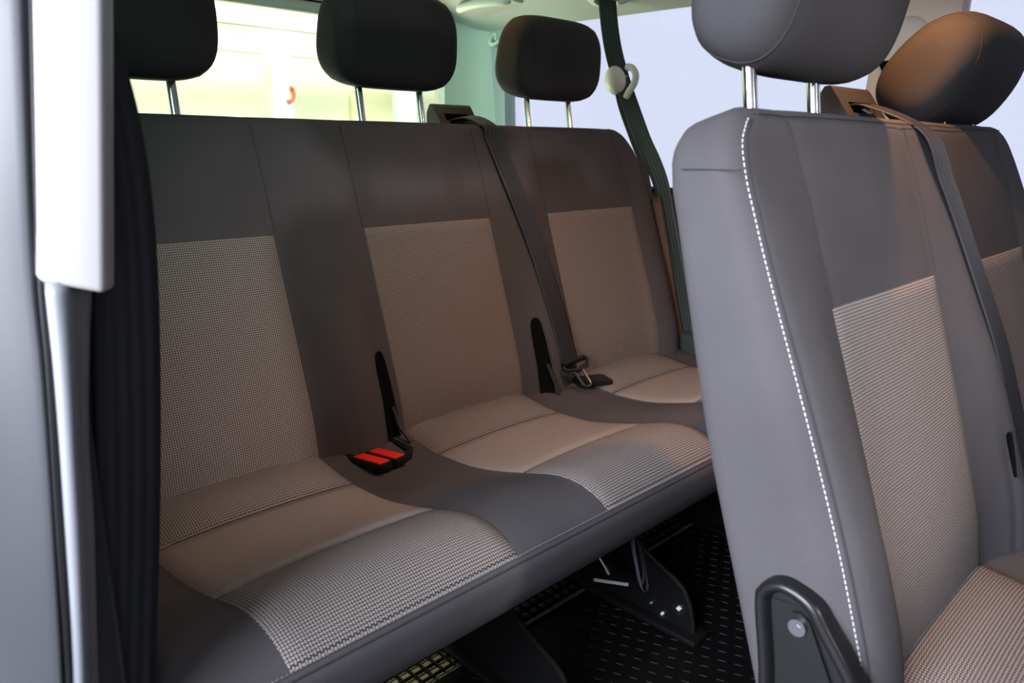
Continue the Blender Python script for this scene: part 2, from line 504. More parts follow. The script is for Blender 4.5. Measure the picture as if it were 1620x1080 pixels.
# tailgate: header and lower panel
tg = struct(MB().box((0.72, 0.915, 0.40), (1.56, 0.05, 0.62), 0.01).build('wall_back', DARKT))
hd = MB().box((0.70, 0.885, 1.285), (1.36, 0.05, 0.062), 0.012, seg=3)
hd = hd.build('trim_4', TRIMG); struct(hd)
MB().tube([(0.05, 0.858, 1.283), (1.35, 0.858, 1.283)], 0.0022, 6).tube([(0.05, 0.8575, 1.296), (1.35, 0.8575, 1.296)], 0.0014, 6).build('header_groove', HOLE, hd)

struct(MB().box((0.74, 0.915, 1.345), (1.50, 0.05, 0.17), 0.01).build('trim_10', TRIMG))

# near (right) side wall behind the sliding door opening, with its quarter window
rw = MB()
rw.box((-0.035, 0.255, 0.46), (0.03, 1.33, 0.74), 0.004)
rw.box((-0.035, 0.255, 1.285), (0.03, 1.33, 0.06), 0.004)
rw.box((-0.035, 0.87, 1.05), (0.03, 0.10, 0.50), 0.004)
rw.box((-0.035, -0.36, 1.05), (0.03, 0.10, 0.50), 0.004)
struct(rw.build('wall_right', DARKT))
pane('window_4', [(-0.045, 0.84, 0.82), (-0.045, -0.33, 0.82), (-0.045, -0.33, 1.27), (-0.045, 0.84, 1.27)], GLASSD, BLACK)

# unseen panel added in front to cut light, and the closed front door side (behind the camera's back)
struct(MB().box((0.72, -2.08, 0.74), (1.56, 0.04, 1.28), 0.01).build('front_light_block', DARKT))
struct(MB().box((-0.03, -1.85, 0.70), (0.05, 0.50, 1.28), 0.01).build('door_1', DARKT))

# light trim cover on the door pillar
tw = MB()
poly = [(-0.0470, -0.443), (-0.0150, -0.458), (-0.0030, -0.440), (-0.002, -0.400), (-0.0470, -0.400)]
V = []; F = []
bm = bmesh.new()
lo = [bm.verts.new((p[0], p[1], 0.846 + (0.010 if i in (0, 4) else 0.0))) for i, p in enumerate(poly)]
hi = [bm.verts.new((p[0]+0.051, p[1], 1.31)) for p in poly]
bm.faces.new(lo[::-1]); bm.faces.new(hi)
for i in range(5): bm.faces.new([lo[i], lo[(i+1) % 5], hi[(i+1) % 5], hi[i]])
bmesh.ops.bevel(bm, geom=bm.edges[:], offset=0.004, segments=3, affect='EDGES', profile=0.5)
bmesh.ops.recalc_face_normals(bm, faces=bm.faces)
me = bpy.data.meshes.new('trim_5'); bm.to_mesh(me); bm.free()
me.polygons.foreach_set('use_smooth', [True]*len(me.polygons)); me.set_sharp_from_angle(angle=math.radians(40))
me.materials.append(TRIMW)
tr5 = bpy.data.objects.new('trim_5', me); C.objects.link(tr5); struct(tr5)


def column(name, levels, prof, mat, n=6, sharp=None):
    """levels: (z, xl, xr, yfront, yback); prof: list of (u, v) with u 0..1 across, v 0..1 from front to back"""
    lv = catmull(levels, n); V = []; F = []; k = len(prof)
    for z, xl, xr, yf, yb in lv:
        for u, v in prof: V.append((xl+(xr-xl)*u, yf+(yb-yf)*v, z))
    for j in range(len(lv)-1):
        for i in range(k): F.append([j*k+i, j*k+(i+1) % k, (j+1)*k+(i+1) % k, (j+1)*k+i])
    F += [list(range(k)), list(range((len(lv)-1)*k, len(lv)*k))]
    return obj(name, V, F, mat, sharp=sharp)


round_prof = [(0, 1), (0.02, 0.78), (0.08, 0.66), (0.22, 0.50), (0.40, 0.34), (0.58, 0.19), (0.74, 0.07), (0.83, 0.015), (0.89, 0.0), (0.95, 0.04), (0.985, 0.16), (1, 0.35), (1, 1)]
pil_prof = [(0, 1), (0.0, 0.55), (0.05, 0.25), (0.14, 0.06), (0.25, 0.0), (0.38, 0.02), (0.50, 0.10), (0.60, 0.22), (0.70, 0.30), (0.82, 0.36), (0.92, 0.48), (0.98, 0.68), (1, 1)]
dp = column('trim_6', [(0.855, -0.048, -0.008, -0.447, -0.40), (0.80, -0.050, -0.018, -0.452, -0.40), (0.74, -0.054, -0.026, -0.455, -0.40), (0.68, -0.059, -0.030, -0.456, -0.40),
                       (0.60, -0.066, -0.036, -0.455, -0.39), (0.50, -0.075, -0.044, -0.453, -0.39), (0.30, -0.086, -0.056, -0.453, -0.39), (0.10, -0.095, -0.064, -0.453, -0.39)], pil_prof, PILL)
struct(dp)
ds = column('trim_7', [(1.32, -0.050, 0.007, -0.432, -0.38), (1.1, -0.070, -0.0175, -0.435, -0.38), (0.95, -0.080, -0.0340, -0.436, -0.38), (0.86, -0.084, -0.0430, -0.436, -0.38), (0.80, -0.086, -0.0470, -0.440, -0.38), (0.72, -0.090, -0.0540, -0.445, -0.38),
                       (0.62, -0.099, -0.0630, -0.450, -0.38), (0.50, -0.108, -0.0725, -0.450, -0.38), (0.30, -0.120, -0.083, -0.450, -0.38), (0.10, -0.128, -0.091, -0.450, -0.38)], round_prof, SEALM)
struct(ds)
gv = [(0.0055, -0.434, 1.31), (-0.0185, -0.437, 1.1), (-0.0350, -0.438, 0.95), (-0.0440, -0.438, 0.86), (-0.0480, -0.442, 0.80), (-0.0548, -0.446, 0.72), (-0.0630, -0.449, 0.62), (-0.0720, -0.448, 0.50), (-0.083, -0.448, 0.30)]
MB().tube(catmull(gv, 5), 0.0026, 8).build('seal_lip', BLACK, ds)
struct(column('trim_9', [(1.31, -0.010, 0.030, -0.380, -0.35), (1.1, -0.030, 0.014, -0.380, -0.35), (0.95, -0.045, 0.020, -0.380, -0.35), (0.855, -0.055, 0.020, -0.380, -0.35), (0.70, -0.085, 0.010, -0.380, -0.35), (0.60, -0.100, 0.0, -0.380, -0.35), (0.40, -0.110, -0.024, -0.380, -0.35), (0.10, -0.12, -0.03, -0.380, -0.35)],
              [(0, 1), (0, 0.2), (0.05, 0), (0.95, 0), (1, 0.2), (1, 1)], DARKT, sharp=40))
# sill under the door opening
st = struct(MB().box((-0.02, -1.0, 0.06), (0.10, 2.2, 0.09), 0.01).build('trim_8', DARKT))

# ------------------------------------------------------------------ seats
TH = math.radians(17.823)
SN, CS = math.sin(TH), math.cos(TH)
ZB = 0.48


def smooth_bump(x, c, s): return math.exp(-((x-c)/s)**2)


def line_on(fn, pts, r, n=6):
    """thin sewn seam following a surface"""
    q = []
    for (a, b) in zip(pts[:-1], pts[1:]):
        k = max(2, int(math.hypot(b[0]-a[0], b[1]-a[1])/0.02))
        q += [fn(a[0]+(b[0]-a[0])*i/k, a[1]+(b[1]-a[1])*i/k, r*0.2) for i in range(k)]
    q.append(fn(pts[-1][0], pts[-1][1], r*0.2))
    return MB().tube(q, r, n)


PROF = [(-0.04, 0.470), (0.0, 0.466), (0.04, 0.459), (0.09, 0.455), (0.17, 0.459), (0.24, 0.474), (0.29, 0.489), (0.345, 0.5045), (0.385, 0.5065), (0.415, 0.4975), (0.432, 0.487), (0.439, 0.480)]
PX = np.array([p[0] for p in PROF]); PZ = np.array([p[1] for p in PROF])
_s = np.array(catmull([(a, b) for a, b in PROF], 10)); _o = np.argsort(_s[:, 0])


def prof_z(s): return float(np.interp(s, _s[_o, 0], _s[_o, 1]))


def make_bench(name, label, yo, x0, x1, panels, gaps, slots, R, guide, heads, slot_t=-0.03):
    t = thing(name, label, 'seat', ((x0+x1)/2, yo-0.2, FLOOR))

    def warp(x, tt, n):
        if n < 0: n += 0.016*sstep(0.20, 0.52, tt)*min(1, -n/0.06)
        if x > (x0+x1)/2: x -= 0.030*sstep(0.36, 0.53, tt)*max(0, (x-x1+0.2)/0.2)
        return (x, yo + tt*SN - n*CS, ZB + tt*CS + n*SN)

    def top(x, tt):
        A = 0.027*(1-sstep(0.10, 0.50, tt))+0.002
        h = 0.0
        for g in gaps: h += A*smooth_bump(x, g, 0.052)
        h += A*1.10*smooth_bump(x, x0+0.052, 0.056) + A*0.9*smooth_bump(x, x1-0.055, 0.042)
        for a, b in panels:
            if a < x < b:
                q = abs(2*(x-a)/(b-a)-1); h += 0.003*(1-q*q) - 0.002*smooth_bump(q, 1, 0.06)
        for sx in slots:
            h -= 0.003*smooth_bump(x, sx, 0.009)*(1-sstep(0.105, 0.15, tt))
        h += -0.006*sstep(0.42, 0.53, tt)
        if tt < 0.06: h -= 0.012*(1-sstep(-0.05, 0.06, tt))
        return h

    def surf(x, tt, n): return warp(x, tt, top(x, tt)+n)
    ex = []
    for s in slots: ex += [s+d for d in (-0.02, -0.014, -0.009, -0.005, 0, 0.005, 0.009, 0.014, 0.02)]
    for a, b in panels: ex += [a-0.006, a, a+0.006, b-0.006, b, b+0.006]
    V, F = pillow(samples(x0, x1, 0.034, 0.022, ex), samples(-0.055, 0.5275, 0.034, 0.024), R, 0.026, 0.022, 0.088, top, warp)
    bk = obj('backrest', V, F, FAB, t)
    for a, b in panels:
        V, F, U = patch(a, b, -0.02, 0.3395, surf, 16, 22, puff=0.0015)
        obj('backrest_panel', V, F, WEAVE, bk, U)
    for a, b in panels:
        for x in (a, b):
            line_on(surf, [(x, 0.34), (x, 0.40), (x, 0.46), (x, 0.512)], 0.0006).build('sewn_seam', SEAM, bk)
    for sx in slots:
        # flat black cap for the shade inside the plastic lined strap slot, with the raised rim on its far side
        P = [(sx-0.0105, -0.03), (sx-0.0115, 0.03), (sx-0.0115, 0.09), (sx-0.0095, 0.119), (sx-0.006, 0.1275), (sx, 0.1305), (sx+0.006, 0.1275), (sx+0.0098, 0.119), (sx+0.0125, 0.09), (sx+0.0155, 0.03), (sx+0.017, -0.03)]
        P = [(a, slot_t+(b_+0.03)*(0.1285-slot_t)/0.1585) for a, b_ in P]
        if slot_t > 0: P = [(sx+0.002+(a-sx)*0.6*math.sin(math.pi*(i+0.6)/11.2), b_) for i, (a, b_) in enumerate(P)]
        mid = [surf(sx+0.002, 0.5*(p[1])+0.02, -0.004) for p in P]
        vv = [surf(p[0], p[1], 0.0035) for p in P] + [surf(p[0]*0.35+sx*0.65+0.001, slot_t+(p[1]-slot_t)*0.97, 0.002) for p in P]
        n = len(P)
        ff = [[i, i+1, n+i+1, n+i] for i in range(n-1)] + [[n+i for i in range(n)]]
        so_ = obj('strap_slot', vv, ff, HOLE, t)
        rim = MB().tube([surf(p[0]+0.001, p[1], 0.004) for p in P[5:]], 0.0014, 6)
        rim.build('slot_rim', GUIDE, so_)
        if slot_t > 0: continue
        # fold lever of the backrest showing in the slot's foot
        MB().tube([surf(sx+0.006, 0.035, 0.008), surf(sx+0.012, 0.0, 0.012), (sx+0.017, yo-0.035, 0.462)], 0.0035, 8).build('release_loop', GUIDE, so_)

    # ---- cushion
    def ctop(x, s):
        z = prof_z(s)
        for a, b in panels:
            if a-0.02 < x < b+0.02:
                q = min(1, abs(2*(x-a)/(b-a)-1)); z += 0.007*(1-q**2.5)*(1-sstep(0.37, 0.437, s)) - 0.002*smooth_bump(q, 1, 0.08)*(1-sstep(0.37, 0.437, s))
                if 0 < s < 0.09: z += 0.010*math.sin(math.pi*s/0.09)*(1-q**4)
                z -= 0.003*(smooth_bump(s, 0.09, 0.008)+smooth_bump(s, 0.283, 0.008))*(1-q**6)
        for g in gaps:
            z += 0.006*smooth_bump(x, g, 0.05)*sstep(0.05, 0.2, s)*(1-sstep(0.30, 0.43, s))
        return z

    def cfall(x):
        d = max(0, min(x-x0, x1-x)); r = 0.03
        return r-math.sqrt(max(0, r*r-(r-d)**2)) if d < r else 0
    xs = samples(x0, x1, 0.03, 0.026, [q for a, b in panels for q in (a-0.008, a, a+0.008, b-0.008, b, b+0.008)])
    S_ = [-0.04, -0.015, 0.0, 0.015, 0.03, 0.045, 0.06, 0.075, 0.084, 0.09, 0.096, 0.11, 0.14, 0.17, 0.20, 0.23, 0.255, 0.272, 0.283, 0.294, 0.31, 0.33, 0.35, 0.37, 0.39, 0.41, 0.422, 0.432, 0.437]
    low = [(0.4415, 0.474), (0.4425, 0.462), (0.440, 0.440), (0.434, 0.420), (0.424, 0.409), (0.40, 0.404), (0.2, 0.402), (-0.02, 0.404), (-0.05, 0.42)]
    V = []; F = []; k = len(S_)+len(low)
    for x in xs:
        f = cfall(x)
        for s in S_: V.append((x, yo-s, ctop(x, s)-f*0.8-(0.003 if s > 0.434 else 0)))
        for s, z in low: V.append((x, yo-s+f*0.4*(1 if s > 0.1 else 0), z+(0.3*f if z < 0.43 else -0.2*f)))
    for i in range(len(xs)-1):
        for j in range(k): F.append([i*k+j, i*k+(j+1) % k, (i+1)*k+(j+1) % k, (i+1)*k+j])
    F += [list(range(k)), list(range((len(xs)-1)*k, len(xs)*k))]
    cu = obj('cushion', V, F, FAB, t, sharp=50)

    def csurf(x, s, n): return (x, yo-s, ctop(x, s)+n)
    for a, b in panels:
        for nm, s0, s1, mt, pf in (('rear_strip', -0.02, 0.090, WEAVE, 0.0015), ('seat_center', 0.090, 0.283, FINE, 0.0025), ('front_strip', 0.283, 0.4355, WEAVE, 0.002)):
            xa, xb = a, b
            V, F, U = patch(xa, xb, s0, s1, csurf, 14, 10, puff=pf)
            obj(nm, V, F, mt, cu, U)
    sm = MB().tube([(x, yo-0.4392, ctop(x, 0.437)-0.0045) for x in xs if x0+0.02 < x < x1-0.02], 0.0012, 6)
    sm.build('front_seam', SEAM, cu)
    dm = MB(); x = x0+0.03
    while x < x1-0.03:
        dm.box((x, yo-0.4365, ctop(x, 0.434)-0.0005), (0.0026, 0.0008, 0.0008)); x += 0.0046
    so_ = dm.build('front_stitching', THREADG, cu, smooth=False); so_['kind'] = 'stuff'

    # ---- belt guide on the top of the backrest
    if guide:
        g0, g1, gdy = guide
        gx = MB()
        gy = yo+gdy
        fl, fh = (gy+0.205, 0.952), (gy+0.2525, 1.0165)
        outer = [fl, (gy+0.2485, 1.0125), fh, (gy+0.259, 1.0155), (gy+0.268, 1.0), (gy+0.270, 0.94), (gy+0.235, 0.93)]
        n = len(outer)
        vs = [(g0, a, b) for a, b in outer] + [(g1, a-0.004, b) for a, b in outer]
        fs = [list(range(n))[::-1], list(range(n, 2*n))] + [[i, (i+1) % n, n+(i+1) % n, n+i] for i in range(1, n)]
        # front face (edge 0-1) with a slot opening
        A0, A1, B0, B1 = Vector(vs[0]), Vector(vs[1]), Vector(vs[n]), Vector(vs[n+1])

        def fp(u, v, dep=0): return (A0*(1-u)+B0*u)*(1-v)+(A1*(1-u)+B1*u)*v + Vector((0, 0.93, -0.36))*dep
        inn = [(0.20, 0.54), (0.84, 0.54), (0.84, 0.76), (0.20, 0.76)]; out_ = [(0, 0), (1, 0), (1, 1), (0, 1)]
        b0 = len(vs)
        vs += [fp(*p) for p in out_] + [fp(*p) for p in inn] + [fp(*p, dep=0.02) for p in inn]
        for i in range(4):
            j = (i+1) % 4
            fs += [[b0+i, b0+j, b0+4+j, b0+4+i], [b0+4+i, b0+4+j, b0+8+j, b0+8+i]]
        gd = obj('belt_guide', vs, fs, GUIDE, t, sharp=30)
        MB().add([fp(*p, dep=0.0195) for p in inn], [[0, 1, 2, 3]]).build('guide_slot', HOLE, gd)
        MB().tube([fp(0.80, 0.56, 0.008), fp(0.72, 0.70, 0.012)], 0.005, 8).build('guide_roller', CHROME, gd)

    # ---- headrests
    for (hx, hw, z0, tilt, dy, ex, po) in heads:
        V = []; F = []; ns, na = 37, 44
        yc, zc = yo+0.205+dy, z0+0.080
        ct, st_ = math.cos(math.radians(tilt)), math.sin(math.radians(tilt))

        def ring(s, x):
            out = []
            for k in range(na):
                a = 2*math.pi*k/na; ca, sa = math.cos(a), math.sin(a)
                e = 2/ex
                py = math.copysign(abs(ca)**e, ca)*0.056; pz = math.copysign(abs(sa)**e, sa)*0.084
                py *= 1.0-0.13*(pz/0.084)
                py, pz = py*(0.35+0.65*s) if s > 0.02 else py*s, pz*(0.25+0.75*s) if s > 0.02 else pz*s
                out.append((x, yc+py*ct-pz*st_, zc+pz*ct+py*st_))
            return out
        for i in range(ns):
            u = -math.cos(math.pi*i/(ns-1)); u = max(-0.99999, min(0.99999, u))
            s = (1-abs(u)**4.6)**(1/2.4)
            V += ring(max(s, 0.021), hx+u*hw/2)
        for i in range(ns-1):
            for k in range(na): F.append([i*na+k, i*na+(k+1) % na, (i+1)*na+(k+1) % na, (i+1)*na+k])
        F += [list(range(na)), list(range((ns-1)*na, ns*na))]
        hr = obj('headrest', V, F, HEAD, t)
        for u in (-0.78, 0.78):
            s = (1-abs(u)**4.6)**(1/2.4)
            r = ring(s*1.0015, hx+u*hw/2)
            MB().tube(r+[r[0]], 0.0007, 5, cap=False).build('side_seam', SEAM, hr)
        for sx in (po-0.067, po+0.067):
            pm = MB().tube([(hx+sx, yo+0.195, 0.945), (hx+sx, yo+0.2+(z0-0.98)*0.30, z0+0.03)], 0.0068, 14)
            pm.build('headrest_post', CHROME, hr)
    return t, surf, csurf, top


P_R = [(0.100, 0.392), (0.550, 0.842), (1.000, 1.292)]
rear, rsurf, rcsurf, rct = make_bench('rear_bench', 'three seat rear bench with woven grey inserts and red belt buckles', 0.0, 0.0, 1.385, P_R,
                                      (0.471, 0.921), (0.521, 0.885), 0.075, (0.842, 0.942, 0.028),
                                      [(0.231, 0.262, 1.027, 7, 0.0, 3.0, 0.0), (0.690, 0.262, 1.036, 7, 0.0, 3.0, 0.0), (1.112, 0.262, 1.036, 7, 0.0, 3.0, 0.0)])
YS = -0.8055
P_M = [(0.513, 0.805), (0.983, 1.195)]
mid, msurf, mcsurf, mct = make_bench('middle_bench', 'closer dark grey bench seen from its side, white stitched edge', YS, 0.402, 1.300, P_M,
                                     (0.894,), (0.872,), 0.060, (0.803, 0.912, 0.0),
                                     [(0.620, 0.300, 1.012, 17, -0.005, 2.5, -0.034), (1.112, 0.295, 0.966, 36, 0.0, 2.3, 0.0)], 0.072)


def bench_base(t, yo, x0, x1, plates):
    fr = MB()
    fr.tube([(x0+0.05, yo-0.33, 0.385), (x1-0.05, yo-0.33, 0.385)], 0.014, 10)
    fr.tube([(x0+0.05, yo-0.02, 0.385), (x1-0.05, yo-0.02, 0.385)], 0.014, 10)
    fr.build('cross_tube', STEEL, t)
    poly = [(0.20, 0.395), (0.25, 0.245), (0.297, 0.219), (0.345, 0.199), (0.362, 0.188), (0.376, 0.165), (0.384, 0.135), (0.388, FLOOR+0.002), (0.02, FLOOR+0.002), (-0.04, 0.20), (-0.05, 0.395)]
    for px in plates:
        pl = MB().prism(poly, px-0.004, px+0.004, lambda p, q, e: (e, yo-p, q)).build('base_plate', STEEL, t, smooth=False)
        e = MB().tube([(px, yo-p, q) for p, q in poly[:8]], 0.0042, 8); e.build('plate_edge', STEEL, pl)
        for by, bz, r in ((0.356, 0.147, 0.0125), (0.324, 0.122, 0.0085), (0.30, 0.133, 0.005)):
            b = MB().tube([(px-0.004, yo-by, bz), (px-0.007, yo-by, bz)], r, 18)
            b.tube([(px-0.007, yo-by, bz), (px-0.013, yo-by, bz)], r*0.55, 6)
            b.build('bolt', BOLT, pl)
        # foot shoe and recess rim in the mat
        MB().box((px, yo-0.24, FLOOR+0.008), (0.05, 0.33, 0.012), 0.004).build('foot_shoe', STEEL, pl)


bench_base(rear, 0.0, 0.0, 1.385, (0.56, 0.88, 1.26))
bench_base(mid, YS, 0.402, 1.30, (0.52, 1.18))
# rods and pull loop under the rear bench
MB().tube([(0.775, -0.245, 0.199), (0.782, -0.312, 0.2175)], 0.0030, 8).build('latch_rod', plain('bright_zinc', (0.36, 0.36, 0.37), 0.4), rear)
MB().tube([(0.775, -0.245, 0.255), (0.782, -0.268, 0.223)], 0.003, 8).tube([(0.782, -0.262, 0.231), (0.783, -0.271, 0.219)], 0.005, 8).build('latch_pin', BOLT, rear)
MB().tube([(0.55, -0.20, 0.345), (0.78, -0.26, 0.225), (0.88, -0.29, 0.17)], 0.006, 8).build('linkage', STEEL, rear)
V, F, U = ribbon([(0.662, -0.397, 0.415), (0.664, -0.400, 0.375), (0.670, -0.406, 0.335), (0.682, -0.406, 0.303), (0.696, -0.402, 0.291), (0.709, -0.394, 0.301), (0.708, -0.390, 0.325), (0.694, -0.391, 0.355), (0.675, -0.392, 0.390), (0.670, -0.392, 0.415)],
                 [(0.45, 0.85, 0.15)]*10, 0.013, 0.0015, 6, 4)
obj('pull_loop', V, F, STRAP, rear, U)

# side cover of the middle bench hinge
pc = [(-0.738, 0.33), (-0.7325, 0.48), (-0.7205, 0.562), (-0.7225, 0.579), (-0.731, 0.589), (-0.744, 0.594), (-0.760, 0.5915), (-0.774, 0.5835), (-0.786, 0.567), (-0.813, 0.531), (-0.850, 0.470), (-0.885, 0.40), (-0.90, 0.33)]
pc = [tuple(q) for q in catmull(pc, 4)]
cen = (-0.785, 0.44)


def scale_poly(p, d):
    out = []; n = len(p)
    for i in range(n):
        a, b, c = Vector(p[i-1]), Vector(p[i]), Vector(p[(i+1) % n])
        e1, e2 = (b-a).normalized(), (c-b).normalized()
        nn = Vector((-e1.y-e2.y, e1.x+e2.x)).normalized()
        if nn.dot(Vector(cen)-b) < 0: nn = -nn
        out.append(tuple(b+nn*d))
    return out


XC = 0.3985
rings = [(0.0, 0.010), (0.0, -0.006), (0.002, -0.010), (0.0055, -0.0115), (0.009, -0.010), (0.0115, -0.006), (0.0125, -0.001)]
V = []; F = []; n = len(pc)
for d, dx in rings:
    V += [(XC+dx, p[0], p[1]) for p in scale_poly(pc, d)]
for j in range(len(rings)-1):
    for i in range(n): F.append([j*n+i, j*n+(i+1) % n, (j+1)*n+(i+1) % n, (j+1)*n+i])
F.append(list(range((len(rings)-1)*n, len(rings)*n)))
cv = obj('hinge_cover', V, F, BLACK, mid, sharp=60)
ip = [(-0.752, 0.34), (-0.748, 0.50), (-0.7475, 0.556), (-0.752, 0.567), (-0.760, 0.570), (-0.768, 0.565), (-0.778, 0.545), (-0.83, 0.44), (-0.855, 0.34)]
b = MB().prism(ip, XC-0.0045, XC+0.001, lambda p, q, e: (e, p, q)); b.build('cover_inset', BLACK, cv)
b = MB().tube([(XC-0.004, -0.7595, 0.5575), (XC-0.008, -0.7595, 0.5575)], 0.0075, 20).tube([(XC-0.008, -0.7595, 0.5575), (XC-0.0085, -0.7595, 0.5575)], 0.0035, 6)
b.build('cover_bolt', BOLT, cv)

# white dashed stitching and piping along the near front edge of the middle backrest
edge = [(0.446, 0.512), (0.437, 0.505), (0.4245, 0.49), (0.4175, 0.465), (0.4155, 0.42), (0.4155, 0.30), (0.4155, 0.15), (0.4155, 0.04), (0.418, -0.03)]
ep = catmull(edge, 14)


def edge_pt(x, tt, o=0.0):
    d = max(0.0, x-0.402)
    r = 0.026
    n = mct(x, tt)
    dt = max(0.0, 0.5275-tt)
    dd = min(d, dt) if not (d < 0.06 and dt < 0.06) else max(0.0, 0.06-math.hypot(0.06-d, 0.06-dt))
    n -= r-math.sqrt(max(0, r*r-(r-min(dd, r))**2))
    if n < 0: n += 0.016*sstep(0.20, 0.52, tt)*min(1, -n/0.06)
    n += o
    return Vector((x-o*0.8, YS+tt*SN-n*CS, ZB+tt*CS+n*SN))


pp = [edge_pt(p[0], p[1], 0.0004) for p in ep]
MB().tube([edge_pt(p[0]+0.004, p[1], 0.0001) for p in ep], 0.0011, 6).build('edge_seam', SEAM, mid)
dm = MB(); L = 0; acc = 0
seg = []
for a, b_ in zip(pp[:-1], pp[1:]):
    k = max(1, int((b_-a).length/0.0006)); seg += [a+(b_-a)*i/k for i in range(k)]
cum = 0; on = True; start = seg[0]; last = seg[0]
for a, b_ in zip(seg[:-1], seg[1:]):
    cum += (b_-a).length
    if on and cum > 0.0030:
        dm.tube([start, b_], 0.00050, 5); on = False; cum = 0
    elif not on and cum > 0.0018:
        start = b_; on = True; cum = 0
so_ = dm.build('edge_stitching', THREAD, mid); so_['kind'] = 'stuff'
# short cross seam on the side face
MB().tube([(0.4019, YS+(0.467+0.3*q)*SN+q*CS, ZB+(0.467+0.3*q)*CS-q*SN) for q in (0.050, 0.04, 0.02, 0.0, -0.004)], 0.0006, 6).build('side_cross_seam', SEAM, mid)
MB().tube([msurf(x, 0.516, 0.0) for x in np.linspace(0.46, 1.23, 30)], 0.0007, 6).build('top_seam', SEAM, mid)

# red buckles in their pocket on the rear bench
pk = MB()
pp2 = [(0.430, 0.012), (0.425, -0.040), (0.432, -0.088), (0.446, -0.098), (0.505, -0.080), (0.524, -0.060), (0.522, -0.005), (0.500, 0.010)]
zt = 0.4640
n = len(pp2)
inn = [(0.475+(a-0.475)*0.80, -0.04+(b_+0.04)*0.80) for a, b_ in pp2]
vs = [(a, b_, zt-0.012) for a, b_ in pp2] + [(a, b_, zt+0.001) for a, b_ in pp2] + [(a, b_, zt) for a, b_ in inn] + [(a, b_, zt-0.010) for a, b_ in inn]
fs = [[r_*n+i, r_*n+(i+1) % n, (r_+1)*n+(i+1) % n, (r_+1)*n+i] for r_ in range(3) for i in range(n)] + [[3*n+i for i in range(n)]]
pk = obj('buckle_pocket', vs, fs, BLACK, rear, sharp=30)
for k, (bx, by, ang) in enumerate(((0.441, -0.062, 6), (0.470, -0.060, 6))):
    Rm = Matrix.Rotation(math.radians(ang), 3, 'Z') @ Matrix.Rotation(math.radians(-6), 3, 'X')
    bd = MB().box((bx, by, zt-0.001), (0.026, 0.074, 0.014), 0.003, Rm).build('belt_buckle', BLACK, rear)
    MB().box(Vector((bx, by-0.002, zt+0.0045)), (0.021, 0.064, 0.007), 0.0025, Rm).build('release_button', RED, bd)

# ------------------------------------------------------------------ seat belts
# middle belt of the rear bench
def on(surf, x, tt, o): return Vector(surf(x, tt, o))


bt = thing('seat_belt', 'dark grey belt lying down the rear backrest, metal tongue hanging at its foot', 'seat belt', (0.92, 0.03, 0.47))
pts = [(0.893, 0.285, 0.984), (0.893, 0.245, 0.990), (0.894, 0.205, 0.9885)] + [on(rsurf, x, tt, o) for x, tt, o in
      ((0.895, 0.515, 0.004), (0.897, 0.49, 0.003), (0.905, 0.43, 0.004), (0.918, 0.36, 0.004), (0.931, 0.26, 0.004), (0.940, 0.155, 0.005), (0.950, 0.06, 0.007), (0.955, 0.028, 0.010))]
wd = [(0.8, -0.5, 0.2)]*2 + [(1, -0.25, 0)] + [(1, 0, -0.1)]*8
V, F, U = ribbon(pts, wd, 0.049, 0.0016, 8, 8, 0.001)
obj('webbing', V, F, BELT, bt, U)
# sewn fold of the webbing
c = on(rsurf, 0.951, 0.07, 0.0075)
MB().tube([c+Vector((-0.025, 0, 0.004)), c+Vector((0.025, 0, -0.004))], 0.0012, 6).build('sewn_fold', BELT, bt)
tc_ = on(rsurf, 0.957, 0.018, 0.016)
tb = MB()
tb.tube([tc_+Vector((-0.036, -0.002, 0.004)), tc_+Vector((-0.03, -0.010, -0.002)), tc_+Vector((0.0, -0.014, -0.005)), tc_+Vector((0.032, -0.010, 0.001)), tc_+Vector((0.042, 0.0, 0.010))], 0.0042, 8)
tb.tube([tc_+Vector((-0.030, 0.002, 0.006)), tc_+Vector((0.034, 0.002, 0.012))], 0.006, 8)
th_ = tb.build('tongue_housing', BLACK, bt)
tm = MB()
o = tc_+Vector((0.0, -0.016, -0.008))
d = Vector((0.004, -0.022, -0.026))
for a, b_ in (((-0.018, 0, 0), (-0.011, 0, -0.002)),): pass
lp = [o+Vector((-0.020, 0.004, 0.003)), o+Vector((-0.011, 0, -0.001)), o+Vector((-0.010, 0, 0))+d*0.85, o+Vector((-0.005, 0, 0))+d, o+Vector((0.007, 0, 0))+d, o+Vector((0.012, 0, 0))+d*0.85, o+Vector((0.012, 0, 0.001)), o+Vector((0.021, 0.004, 0.006))]
tm.tube(lp, 0.0024, 8)
tm.tube([o+Vector((-0.022, 0.003, 0.001)), o+Vector((0.023, 0.003, 0.004))], 0.0028, 8)
tm.build('tongue', TONGUE, bt)
MB().tube([tc_+Vector((-0.032, -0.012, -0.014)), tc_+Vector((0.036, -0.010, -0.004))], 0.0032, 8).build('tongue_bar', BOLT, bt)
MB().box((1.005, -0.035, 0.468), (0.075, 0.05, 0.012), 0.005, Matrix.Rotation(math.radians(-25), 3, 'Z')).build('belt_anchor', BLACK, bt)

